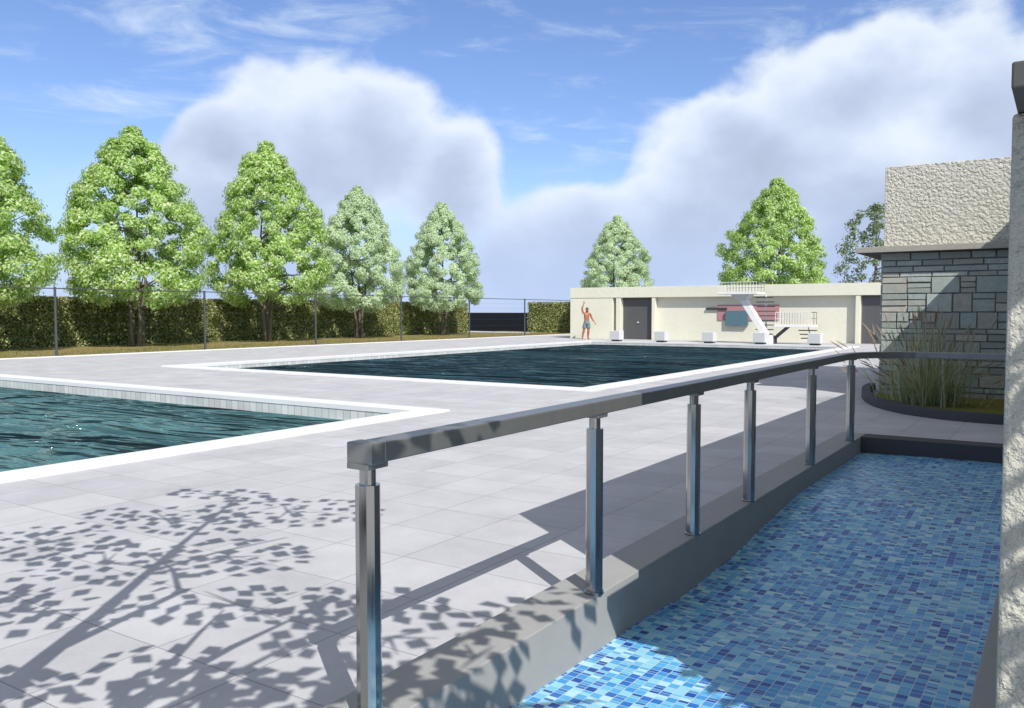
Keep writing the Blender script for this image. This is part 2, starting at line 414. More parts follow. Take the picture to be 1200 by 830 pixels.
rnd = random.Random(5)
g = MB()
for i in range(16000):
    x = -30.2 - abs(rnd.gauss(0, 1)) * 3.2
    if x < -38.9: x = rnd.uniform(-38.9, -30.2)
    y = rnd.uniform(11, 57); h = rnd.uniform(.03, .09); a = rnd.uniform(0, 6.28); w = .012
    dx, dy = math.cos(a) * w, math.sin(a) * w; lx, ly = rnd.gauss(0, .03), rnd.gauss(0, .03)
    g.face((x - dx, y - dy, -.006), (x + dx, y + dy, -.006), (x + lx, y + ly, h))
M['lawn_blade'] = mat_leaf('lawn_blade', [(0, (.15, .15, .045)), (.5, (.28, .22, .09)), (1, (.42, .34, .17))], .3)
o = g.build('grass', M['lawn_blade']); o['kind'] = 'stuff'
o = tag(MB().box(-30.2, -30.1, -14, 57, -.05, .035).build('lawn_edging', M['coping'], bevel=.008), 'thin pale edging strip between the dry grass and the paving', 'edging')


# ------------------------------------------------------------------ pools
def pool(outer, cw, water_z, mat, label, extra):
    x0, x1, y0, y1 = outer; t = thing('swimming_pool', label, 'pool', (x0, y0, 0))
    L = lambda m_: m_
    ox, oy = x0, y0
    c = MB(); h = .035
    a0, a1, b0, b1 = x0 + cw, x1 - cw, y0 + cw, y1 - cw
    ring_o = [(x0, y0), (x1, y0), (x1, y1), (x0, y1)]; ring_i = [(a0, b0), (a1, b0), (a1, b1), (a0, b1)]
    for i in range(4):
        j = (i + 1) % 4; p, q, r_, s_ = ring_o[i], ring_o[j], ring_i[j], ring_i[i]
        c.face((*p, h), (*q, h), (*r_, h), (*s_, h))
        c.face((*p, -.08), (*q, -.08), (*q, h), (*p, h))
        c.face((*s_, h), (*r_, h), (*r_, -.05), (*s_, -.05))
    c.build('coping', M['coping'], t, bevel=.006, origin=None).location = (-ox, -oy, 0)
    w = MB(); e = .012
    a0 -= e; a1 += e; b0 -= e; b1 += e
    ring = [(a0, b0), (a1, b0), (a1, b1), (a0, b1)]
    for i in range(4):
        p, q = ring[i], ring[(i + 1) % 4]
        w.face((*q, -.02), (*p, -.02), (*p, -1.5), (*q, -1.5))
    w.face(*[(*p, -1.5) for p in ring])
    w.build('pool_wall', M['poolwall'], t).location = (-ox, -oy, 0)
    nx = 1; wm = MB().face((a0, b0, water_z), (a1, b0, water_z), (a1, b1, water_z), (a0, b1, water_z))
    struct(wm.build('water', mat)); return t

pool(NEARP, .42, -.23, M['water_near'], 'teal watered pool nearest the camera at the left, with wide white coping', None)
pool(MAINP, .42, -.16, M['water_main'], 'long dark blue pool with white coping and starting blocks on its far edge', None)

# mosaic channel
bt = thing('paddling_pool', 'narrow blue mosaic pool with grey kerb beside the handrail', 'pool', (BASIN[0], BASIN[2], 0))
OFF = (-BASIN[0], -BASIN[2], 0)
KI0, KI1, KY = -2.045, -.275, 10.82
KH = .10
k_ = MB()
k_.box(BASIN[0], KI0, BASIN[2], BASIN[3], -1.2, KH)
k_.build('kerb', M['kerb'], bt, bevel=.006).location = OFF
k_ = MB().box(KI0 + .0005, KI1 - .0005, KY, BASIN[3], -1.2, KH - .003); k_.build('kerb', M['kerb_dark'], bt, bevel=.006).location = OFF  # far kerb: its shade is put into the darker concrete colour
k_ = MB().box(KI1, BASIN[1], BASIN[2], BASIN[3] - .001, -1.2, KH - .002); k_.build('kerb', M['kerb'], bt, bevel=.006).location = OFF
fl = MB(); NXF, NYF = 24, 150
def fz(x, y):
    PR = [(-4, -.13), (2.4, -.145), (4.3, -.205), (5.2, -.255), (6.1, -.225), (7.0, -.155), (8.1, -.09), (12, -.09)]
    for (a, za), (b, zb) in zip(PR, PR[1:]):
        if y <= b:
            t = (y - a) / (b - a); t = t * t * (3 - 2 * t) * .6 + t * .4
            z = za + (zb - za) * t; break
    return z + .006 * math.sin(y * 1.9 + x * .8) + .005 * math.sin(x * 3.1 - y * .7)
for j in range(NYF + 1):
    for i in range(NXF + 1):
        x = KI0 + (KI1 - KI0) * i / NXF; y = BASIN[2] + (KY - BASIN[2]) * j / NYF
        fl.v.append((x, y, fz(x, y)))
for j in range(NYF):
    for i in range(NXF):
        a = j * (NXF + 1) + i; fl.f.append((a, a + 1, a + NXF + 2, a + NXF + 1))
fl.build('mosaic_floor', M['mosaic'], bt, smooth=True).location = OFF


# ------------------------------------------------------------------ handrail
hr = thing('handrail', 'dark metal handrail on six steel posts along the kerb of the mosaic pool', 'railing', (-2.08, 2.2, KH))
HO = Vector((2.08, -2.2, -KH)); RX = -2.08
path = [(RX, 2.265, 1.10)] + [(RX, y, 1.10) for y in (4, 7, 10.0)]
for i in range(1, 9):
    th = i / 8 * math.pi / 2
    path.append((RX + .75 * (1 - math.cos(th)), 10.0 + .9 * math.sin(th), 1.10))
path.append((-.12, 10.9, 1.10))
MB().sweep([Vector(p) + HO for p in path], .055, .036).build('rail', M['rail'], hr, bevel=.006)
MB().box(RX - .058 + 2.08, RX + .058 + 2.08, -.012, .062, .961, 1.0395).build('end_cap', M['rail'], hr, bevel=.006)
for y in (2.235, 3.98, 5.41, 6.62, 8.55, 10.37):
    yy = y - 2.2
    p = MB().tube([(0, yy, 0), (0, yy, .012)], .053, 20).tube([(0, yy, .012), (0, yy, .885)], .046, 10).build('post', M['steel'], hr)
    MB().tube([(0, yy, .885), (0, yy, .955)], .03, 16).build('neck', M['steel'], p, smooth=False)
    MB().box(-.05, .05, yy - .055, yy + .055, .945, .966).build('bracket', M['rail'], p, bevel=.003)


# ------------------------------------------------------------------ fence
fe = thing('fence', 'tall thin wire fence on grey posts standing along the dry grass strip', 'fence', (-30.3, 3.9, 0))
posts = [3.9 + 6.28 * i for i in range(9)]
for y in posts:
    MB().tube([(0, y - 3.9, -.05), (0, y - 3.9, 2.5)], .045, 8).build('post', M['post'], fe)
MB().tube([(0, 0, 2.45), (0, posts[-1] - 3.9, 2.45)], .022, 6).build('top_rail', M['post'], fe)
wm = MB()
for z in (.35, .75, 1.15, 1.55, 1.85, 2.15): wm.tube([(0, 0, z), (0, posts[-1] - 3.9, z)], .0025, 4, caps=False)
wm.build('wire', M['post'], fe)
MB().tube([(.1, 49.97, 2.45), (4.6, 49.97, 2.45)], .02, 6).build('top_rail', M['post'], fe)
MB().tube([(.65, 50.24 + .0, -.05), (.65, 50.24, 2.45)], .01, 5).build('stay', M['post'], fe)


# ------------------------------------------------------------------ hedges
def hedge(x0, x1, y0, y1, h, label, seed, dens):
    rr = random.Random(seed); t = thing('hedge', label, 'hedge', ((x0 + x1) / 2, (y0 + y1) / 2, 0))
    cx, cy = (x0 + x1) / 2, (y0 + y1) / 2
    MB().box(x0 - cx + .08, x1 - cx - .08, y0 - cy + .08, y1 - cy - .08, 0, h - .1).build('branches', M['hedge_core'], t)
    m = MB()
    def put(p, n_):
        p = Vector(p) + Vector((rr.gauss(0, .035), rr.gauss(0, .035), rr.gauss(0, .03)))
        n_ = (Vector(n_) * .8 + Vector((rr.uniform(-1, 1), rr.uniform(-1, 1), rr.uniform(-1, 1)))).normalized()
        m.leaf(p, n_, rr.uniform(.035, .072), rr.uniform(0, 6.28), .7)
    sx, sy = x1 - x0, y1 - y0
    for _ in range(int(sy * h * dens)): put((x1 - cx, rr.uniform(-sy / 2, sy / 2), rr.uniform(.02, h)), (1, 0, .2))
    for _ in range(int(sx * h * dens)): put((rr.uniform(-sx / 2, sx / 2), y0 - cy, rr.uniform(.02, h)), (0, -1, .2))
    for _ in range(int(sx * h * dens * .5)): put((rr.uniform(-sx / 2, sx / 2), y1 - cy, rr.uniform(.02, h)), (0, 1, .2))
    for _ in range(int(sx * sy * dens * .6)): put((rr.uniform(-sx / 2, sx / 2), rr.uniform(-sy / 2, sy / 2), h - .02 + .03 * rr.random()), (0, 0, 1))
    m.build('foliage', M['hedge'], t); return t
hedge(-40.0, -39.0, 8, 53.3, 2.27, 'long clipped dark green hedge running behind the trees on the left', 1, 560)
hedge(-36.2, -29.5, 57.6, 58.6, 2.35, 'short piece of clipped hedge between the gap and the cream building', 2, 420)


# ------------------------------------------------------------------ trees
PROFILE = [(0, .5), (.06, .8), (.14, .97), (.24, 1.02), (.36, .97), (.48, .87), (.6, .74), (.72, .58), (.82, .42), (.91, .27), (1, .07)]
def prof(t):
    for (a, x), (b, y) in zip(PROFILE, PROFILE[1:]):
        if t <= b: return x + (y - x) * (t - a) / (b - a)
    return .05
def make_tree(seed, H=10.0, Rr=3.45, z0=2.0, n=84000, leaf=.076, stems=4, sparse=1.0, clumps=370, cs=1.0):
    """meshes for a tree of height H; returns (trunk MB, crown MB)"""
    rr = random.Random(seed); cr = MB(); tk = MB()
    lob = [(rr.uniform(0, 6.28), rr.uniform(.08, .95), rr.uniform(-.2, .2)) for _ in range(18)]
    cl = []
    for i in range(clumps):
        t = (i + rr.random()) / clumps; t = t ** .9
        az = i * 2.39996 + rr.uniform(-.5, .5)
        f = 1 + sum(a * max(0, math.cos(az - b)) ** 3 * math.exp(-((t - c_) / .1) ** 2) for b, c_, a in lob)
        rad = prof(t) * Rr * f
        q = rr.choice((.9, .82, .92, .86, .7, .5)) if t < .93 else rr.uniform(.0, .6)
        c_ = Vector((math.cos(az) * rad * q, math.sin(az) * rad * q, z0 + t * (H - z0 - .25)))
        cl.append((c_, rr.uniform(.34, .62) * cs * (Rr / 3.45) * (1 - .3 * t), math.hypot(c_.x, c_.y)))
    per = max(1, int(n / clumps))
    for c_, r_, d in cl:
        for _ in range(int(per * (r_ / .45) ** 1.5 * rr.uniform(.7, 1.1))):
            p = Vector((rr.gauss(0, 1), rr.gauss(0, 1), rr.gauss(0, 1))).normalized() * r_ * rr.random() ** .45
            p.z *= .75
            out = Vector((c_.x, c_.y, .35 * Rr)).normalized() * .7 + p.normalized() * .8 + Vector((rr.uniform(-1, 1), rr.uniform(-1, 1), rr.uniform(-1, 1))) * .55
            cr.leaf(c_ + p, out, leaf * rr.uniform(.6, 1.25) * (.75 + .25 * Rr / 3.45), rr.uniform(0, 6.28), .6)
    for sidx in range(stems):
        az = sidx * 2.4 + rr.uniform(-.4, .4); b = .2 if stems > 1 else 0
        lean = rr.uniform(.5, 1.2) if sidx else .1
        top = H * (.9 if sidx == 0 else rr.uniform(.5, .68))
        pts = []
        for q in range(8):
            t = q / 7
            pts.append((math.cos(az) * (b + lean * t ** 1.3) + rr.gauss(0, .04), math.sin(az) * (b + lean * t ** 1.3) + rr.gauss(0, .04), -.05 + t * top))
        r0 = .10 if stems > 1 else .16
        tk.tube(pts, [r0 * (1 - .88 * q / 7) * (1.2 if q == 0 else 1) for q in range(8)], 7)
        for bq in range(9):
            t = rr.uniform(.3, .9); p = Vector(pts[int(t * 7)])
            tgt = min(cl, key=lambda c_: (c_[0] - p - Vector((rr.uniform(-1, 1) * Rr * .7, rr.uniform(-1, 1) * Rr * .7, rr.uniform(.4, 1.8)))).length)[0]
            mid = p.lerp(tgt, .5) + Vector((0, 0, -.12))
            tk.tube([p, mid, tgt], [.04, .028, .01], 5)
    return tk, cr

def place_tree(src, label, cat_loc, sc, rz, group, mat=None):
    t = copy_tree(src); t.location = cat_loc; t.scale = sc; t.rotation_euler = (0, 0, rz)
    tag(t, label, 'tree', group)
    if mat:
        for c in t.children:
            if c.name.startswith('crown'): c.material_slots[0].link = 'OBJECT'; c.material_slots[0].material = mat
    return t
GT = 'broad leaved trees planted round the pools'
def tree_proto(seed, label, loc, sc, rz, mat, **kw):
    t = thing('leafy_tree', label, 'tree', loc, rz, GT); t.scale = sc
    tk, cr = make_tree(seed, **kw); tk.build('trunk', M['bark'], t, smooth=True); cr.build('crown', mat, t); return t
tA = tree_proto(11, 'bright green tree cut by the left edge of the photo, nearest along the hedge', (-36.5, 16.0, 0), (1.08, 1.08, 1.05), 1.0, M['leaf'])
tB = tree_proto(23, 'bright green multi stemmed tree behind the fence, tallest in the photo', (-36.5, 23.6, 0), (1.02, 1.02, 1.03), .4, M['leaf'])
place_tree(tA, 'bright green tree just left of the two pale trees along the hedge', (-36.5, 31.5, 0), (1.0, 1.0, 1.09), 3.6, GT)
place_tree(tB, 'pale hazy green tree overlapping the bright one on its left', (-36.5, 38.5, 0), (.86, .86, .94), 2.2, GT, M['leaf_pale'])
place_tree(tA, 'pale hazy green tree standing last along the hedge before the gap', (-36.5, 46.9, 0), (.84, .84, .93), 5.2, GT, M['leaf_pale'])
place_tree(tB, 'small pale green tree rising behind the left end of the cream building', (-27.5, 56, 0), (.80, .80, .87), 4.2, GT, M['leaf_pale'])
place_tree(tA, 'bright green tree rising behind the cream building above the diving platform', (-15.9, 55.5, 0), (1.02, 1.02, 1.03), .5, GT)
ts = thing('sparse_tree', 'thin sparse dull green tree partly hidden by the stone building', 'tree', (-8.95, 50, 0))
PROFILE = [(0, .5), (.1, .85), (.3, 1.0), (.55, .8), (.75, .75), (.9, .5), (1, .2)]
tk, cr = make_tree(77, H=7.7, Rr=2.15, z0=2.6, n=8500, leaf=.085, stems=1, clumps=95, cs=1.35)
tk.build('trunk', M['bark'], ts, smooth=True); cr.build('crown', M['leaf_sparse'], ts)


# ------------------------------------------------------------------ stone building (behind the planter)
sb = thing('stone_building', 'stone faced building with projecting canopy and cream roughcast upper wall', 'building', (-2.9, 17, 0))
rr = random.Random(3); st = MB()
BW, SH = 2.9 - .16, 2.69
def stone_block(x0, x1, z0, z1):
    gp = .0065; d = rr.uniform(.012, .035); c_ = .008
    x0 += gp; x1 -= gp; z0 += gp; z1 -= gp
    j = lambda: rr.uniform(-.005, .005)
    a = [(x0 + j(), 0, z0 + j()), (x1 + j(), 0, z0 + j()), (x1 + j(), 0, z1 + j()), (x0 + j(), 0, z1 + j())]
    f_ = [(p[0] + (c_ if i in (0, 3) else -c_), -d, p[2] + (c_ if i < 2 else -c_)) for i, p in enumerate(a)]
    i = len(st.v); st.v += a + f_
    st.f.append((i + 4, i + 5, i + 6, i + 7))
    for q in range(4): st.f.append((i + q, i + (q + 1) % 4, i + 4 + (q + 1) % 4, i + 4 + q))
z = 0.0
while z < SH - .02:
    h = rr.choice((.09, .11, .13, .17, .2, .24, .3, .34))
    if SH - z - h < .09: h = SH - z
    x = 0.0
    while x < BW - .01:
        w = rr.uniform(.22, .75) if h < .25 else rr.uniform(.2, .5)
        if BW - x - w < .16: w = BW - x
        if h >= .28 and rr.random() < .55:
            k2 = rr.choice((2, 2, 3)); zz = z; cuts = sorted([rr.uniform(.3, .7)] if k2 == 2 else [.33, .66])
            for c0, c1 in zip([0] + cuts, cuts + [1]): stone_block(x, x + w, z + h * c0, z + h * c1)
        else: stone_block(x, x + w, z, z + h)
        x += w
    z += h
st.build('stone_wall', M['stone'], sb)
MB().box(0.002, 3.0, .004, 7, 0, SH - .001).build('mortar_backing', M['mortar'], sb)
sl_ = MB()
zz = 0
while zz < SH - .05:                                   # corner stones on the side face
    h = rr.choice((.13, .2, .3)); h = min(h, SH - zz); sl_.box(-.02, .001, .01, rr.uniform(.3, .6), zz + .008, zz + h - .008); zz += h
sl_.build('corner_stone', M['stone'], sb)
MB().box(-.42, BW, -.27, 3.2, 2.695, 2.80).build('canopy', M['fascia'], sb, bevel=.006)
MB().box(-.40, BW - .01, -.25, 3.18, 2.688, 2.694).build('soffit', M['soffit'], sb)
MB().box(.02, BW, -.001, 6.5, 2.801, 4.27).build('upper_wall', M['stucco'], sb, bevel=.01)

# near roughcast building at the right edge
nb = thing('roughcast_building', 'cream roughcast building corner at the right edge of the photo', 'building', (-.155, 3.0, 0))
MB().box(0, 6, 0, 13.8, 0, 2.2).build('wall', M['stucco'], nb, bevel=.012)
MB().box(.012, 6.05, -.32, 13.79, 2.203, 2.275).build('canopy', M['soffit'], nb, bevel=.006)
MB().box(.055, 6, .05, 13.78, 2.278, 4.08).build('upper_wall', M['stucco'], nb, bevel=.01)


# ------------------------------------------------------------------ planter + ornamental grass
pl = thing('planter', 'curved dark kerbed planting bed at the foot of the stone wall', 'planter', (-1.6, 15.5, 0))
PO = Vector((1.6, -15.5, 0))
ctrl = [(-3.32, 18.6), (-3.25, 17.6), (-2.98, 16.35), (-2.62, 15.35), (-2.15, 14.6), (-1.6, 14.15), (-1.05, 13.95), (-.5, 13.92), (-.17, 13.92)]
def smooth(c, n=6):
    out = []
    for i in range(len(c) - 1):
        p0, p1, p2, p3 = (Vector(c[max(0, min(len(c) - 1, i + d))]) for d in (-1, 0, 1, 2))
        for q in range(n):
            t = q / n; out.append(.5 * ((2 * p1) + (p2 - p0) * t + (2 * p0 - 5 * p1 + 4 * p2 - p3) * t * t + (3 * p1 - p0 - 3 * p2 + p3) * t ** 3))
    out.append(Vector(c[-1])); return out
cp = smooth(ctrl)
MB().sweep([Vector((p.x, p.y, .07)) + PO for p in cp], .075, .075).build('kerb', M['kerb_dark'], pl, bevel=.01)
so_ = MB(); so_.face(*[(p.x + 1.6, p.y - 15.5, .085) for p in cp if p.y < 16.98], (-.16 + 1.6, 1.48, .085), (-2.9 + 1.6, 1.48, .085)); so_.build('soil', M['soil'], pl)
MB().box(.86, 1.43, -.9, -.45, .02, .36).build('end_block', M['kerb_dark'], pl, bevel=.01)

og = thing('ornamental_grass', 'spiky ornamental grass clump with pale plumes in the planting bed', 'plant', (-1.92, 15.35, .08))
rr = random.Random(9); bl = MB(); pm = MB()
for i in range(760):
    az = rr.uniform(0, 6.28); rad = abs(rr.gauss(0, .2)); tilt = min(abs(rr.gauss(0, .8)), 1.12)
    L = rr.uniform(.65, 1.5); w = rr.uniform(.006, .012)
    b = Vector((math.cos(az) * rad * 1.6, math.sin(az) * rad, 0)); az2 = az + rr.gauss(0, .5)
    hd = Vector((math.cos(az2), math.sin(az2), 0)); side = Vector((-hd.y, hd.x, 0)) * w
    pts = []; cur = b.copy(); tt = tilt * .72
    for q in range(5):
        pts.append(cur.copy()); d = hd * math.sin(tt) + Vector((0, 0, math.cos(tt))); cur = cur + d * L / 4; tt += tilt * .12
    i0 = len(bl.v)
    for q, p in enumerate(pts):
        ww = side * (1 - q / 4.3); bl.v += [tuple(p - ww), tuple(p + ww)]
    for q in range(4): bl.f.append((i0 + q * 2, i0 + q * 2 + 1, i0 + q * 2 + 3, i0 + q * 2 + 2))
    if i % 5 == 0 and L > .6:
        d = (pts[-1] - pts[-2]).normalized(); pm.tube([pts[-1] - d * .06, pts[-1] + d * .05, pts[-1] + d * .2], [.006, .013, .003], 5)
bl.build('blades', M['blade'], og); pm.build('plumes', M['plume'], og)


# ------------------------------------------------------------------ long cream building behind the main pool
FY = 45.5; REC = 45.86; ZT, ZR = 3.08, 2.46; XL = -25.5; XR = -1.0
lb = thing('pool_building', 'long low cream building with recessed front and dark doors behind the main pool', 'building', (XL, FY, 0))
LO = lambda x, y, z: (x - XL, y - FY, z)
def lbox(x0, x1, y0, y1, z0, z1, name, mat, bev=.01, par=lb):
    return MB().box(x0 - XL, x1 - XL, y0 - FY, y1 - FY, z0, z1).build(name, mat, par, bevel=bev)
lbox(XL, -22.62, FY, 48.5, 0, ZR - .002, 'wall', M['render'])
lbox(-22.62, XR, REC, 48.5, 0, ZR - .003, 'wall', M['render'])
lbox(XL, XR, FY - .03, 48.6, ZR, ZT, 'roof', M['render'])
for x0, x1 in ((-22.40, -22.10), (-20.12, -19.92), (-8.98, -8.76)):
    lbox(x0, x1, FY + .002, REC - .002, 0, ZR - .004, 'pillar', M['render'])
def door(x0, x1, hx):
    d = lbox(x0, x1, REC - .05, REC - .003, .02, ZR - .12, 'door', M['door'], .006)
    lbox(x0 - .03, x1 + .03, REC - .06, REC - .052, ZR - .12, ZR - .02, 'lintel', M['soffit'], 0)
    MB().tube([(hx - XL, REC - FY - .05, 1.0), (hx - XL, REC - FY - .12, 1.0)], .045, 10).build('handle', M['block'], d)
    return d
door(-22.06, -20.16, -21.1); door(-8.72, -7.3, -7.75)
p_ = lbox(-16.3, -12.9, REC - .05, REC - .002, 1.15, 2.0, 'wall_panel', M['pink'], .006); p_['label'] = 'long dusty pink panel on the recessed wall'
p_ = lbox(-15.78, -14.55, REC - .22, REC - .052, .87, 1.68, 'wall_panel', M['teal'], .006); p_['label'] = 'square teal panel standing out in front of the pink one'


p_ = lbox(-16.95, -15.75, REC - .12, REC - .055, 1.73, 1.85, 'shadow_bar', M['darksteel'], .006)  # thin dark bar standing in for a cast shadow on the wall

# ------------------------------------------------------------------ starting blocks
GB = 'starting blocks on the far edge of the main pool'
b0 = thing('starting_block', 'white starting block in front of the grey double door, leftmost of its row', 'starting block', (-20.35, 41.42, 0), 0, GB)
MB().box(-.29, .29, -.26, .28, .12, .60).build('platform', M['block'], b0, bevel=.012)
MB().box(-.22, .22, -.16, .24, .02, .12).build('plinth', M['darksteel'], b0)
labs = ['white starting block second from the left, below the pillar beside the door',
        'white starting block in the middle of its row, left of the teal panel',
        'white starting block before the foot of the diving tower',
        'white starting block at the right end of its row, near the low platform steps']
for i, lb_ in enumerate(labs):
    c = copy_tree(b0); c.location = (-17.75 + 2.6 * i, 41.42, 0); tag(c, lb_, 'starting block', GB)


# ------------------------------------------------------------------ diving platforms
def rail_panel(mb, pts, z0, h, step=.11, r=.011):
    pts = [Vector((*p, 0)) for p in pts]
    for a, b in zip(pts, pts[1:]):
        n_ = max(1, int((b - a).length / step))
        for q in range(n_ + 1):
            p = a.lerp(b, q / n_); mb.tube([(p.x, p.y, z0), (p.x, p.y, z0 + h)], r, 4)
        mb.tube([(a.x, a.y, z0 + h), (b.x, b.y, z0 + h)], r * 1.5, 5); mb.tube([(a.x, a.y, z0 + h * .5), (b.x, b.y, z0 + h * .5)], r, 4)
dt = thing('diving_tower', 'tall white diving platform on a slanted beam with open steps', 'diving tower', (-12.7, 42.9, 0))
MB().box(-.28, .30, -.35, .35, 0, .44).build('base', M['white'], dt, bevel=.012)
def skew_bar(p, q, w, h):
    d = (q - p).normalized(); side = Vector((0, 1, 0)); side = (side - d * side.dot(d)).normalized() * w; up = d.cross(side).normalized() * h
    m = MB(); m.v = [tuple(c + a * side + b * up) for c in (p, q) for a, b in ((-1, -1), (1, -1), (1, 1), (-1, 1))]
    m.f = [(3, 2, 1, 0), (4, 5, 6, 7), (0, 1, 5, 4), (1, 2, 6, 5), (2, 3, 7, 6), (3, 0, 4, 7)]; return m
skew_bar(Vector((0, 0, .40)), Vector((-1.18, -.05, 2.26)), .24, .15).build('beam', M['white'], dt, bevel=.01)
hd_ = MB(); hd_.v = [(-1.34, -.27, 2.16), (-1.02, -.27, 2.16), (-1.02, .17, 2.16), (-1.34, .17, 2.16), (-1.75, -.45, 2.50), (-.75, -.45, 2.50), (-.75, .35, 2.50), (-1.75, .35, 2.50)]
hd_.f = [(3, 2, 1, 0), (4, 5, 6, 7), (0, 1, 5, 4), (1, 2, 6, 5), (2, 3, 7, 6), (3, 0, 4, 7)]
hd_.build('bracket', M['block'], dt)
MB().box(-2.35, -.3, -.65, .75, 2.505, 2.62).build('platform', M['white'], dt, bevel=.01)
for y, mt in ((-.6, 'white'), (.7, 'post')):
    rl = MB(); rail_panel(rl, [(-2.3, y), (-.35, y)], 2.62, .5, .15, .009); rl.build('guard_rail', M[mt], dt)
for i in range(9):
    x = -.28 + .03 * i if i < 4 else -.16 - .05 * (i - 4); z = 2.36 - i * .235
    MB().box(x - .42, x + .45, .42 + .02 * i, .66 + .02 * i, z - .03, z + .02).build('step', M['darksteel'], dt)
MB().tube([(-.22, .54, 2.5), (-.22, .74, .02)], .045, 6).build('stringer', M['white'], dt)

dl = thing('diving_platform', 'low white diving platform with guard rails right of the tall tower', 'diving platform', (-11.35, 43.3, 0))
MB().box(-.92, .92, -.6, .6, .86, .97).build('platform', M['white'], dl, bevel=.01)
for y, mt in ((-.55, 'white'), (.55, 'post')):
    rl = MB(); rail_panel(rl, [(-.87, y), (.87, y)], .97, .62, .13, .011); rl.build('guard_rail', M[mt], dl)
MB().box(-1.22, -.98, -.2, .2, 0, .34).build('base', M['kerb_dark'], dl, bevel=.01)
skew_bar(Vector((-1.05, 0, .28)), Vector((-.35, 0, .89)), .1, .07).build('strut', M['kerb_dark'], dl)
for i in range(3):
    MB().box(.05 + .04 * i, .92 + .04 * i, .3 + i * .1, .55 + i * .1, .66 - i * .2, .71 - i * .2).build('step', M['darksteel'], dl)
MB().tube([(.5, .45, .84), (.58, .85, .02)], .03, 6).build('stringer', M['white'], dl)


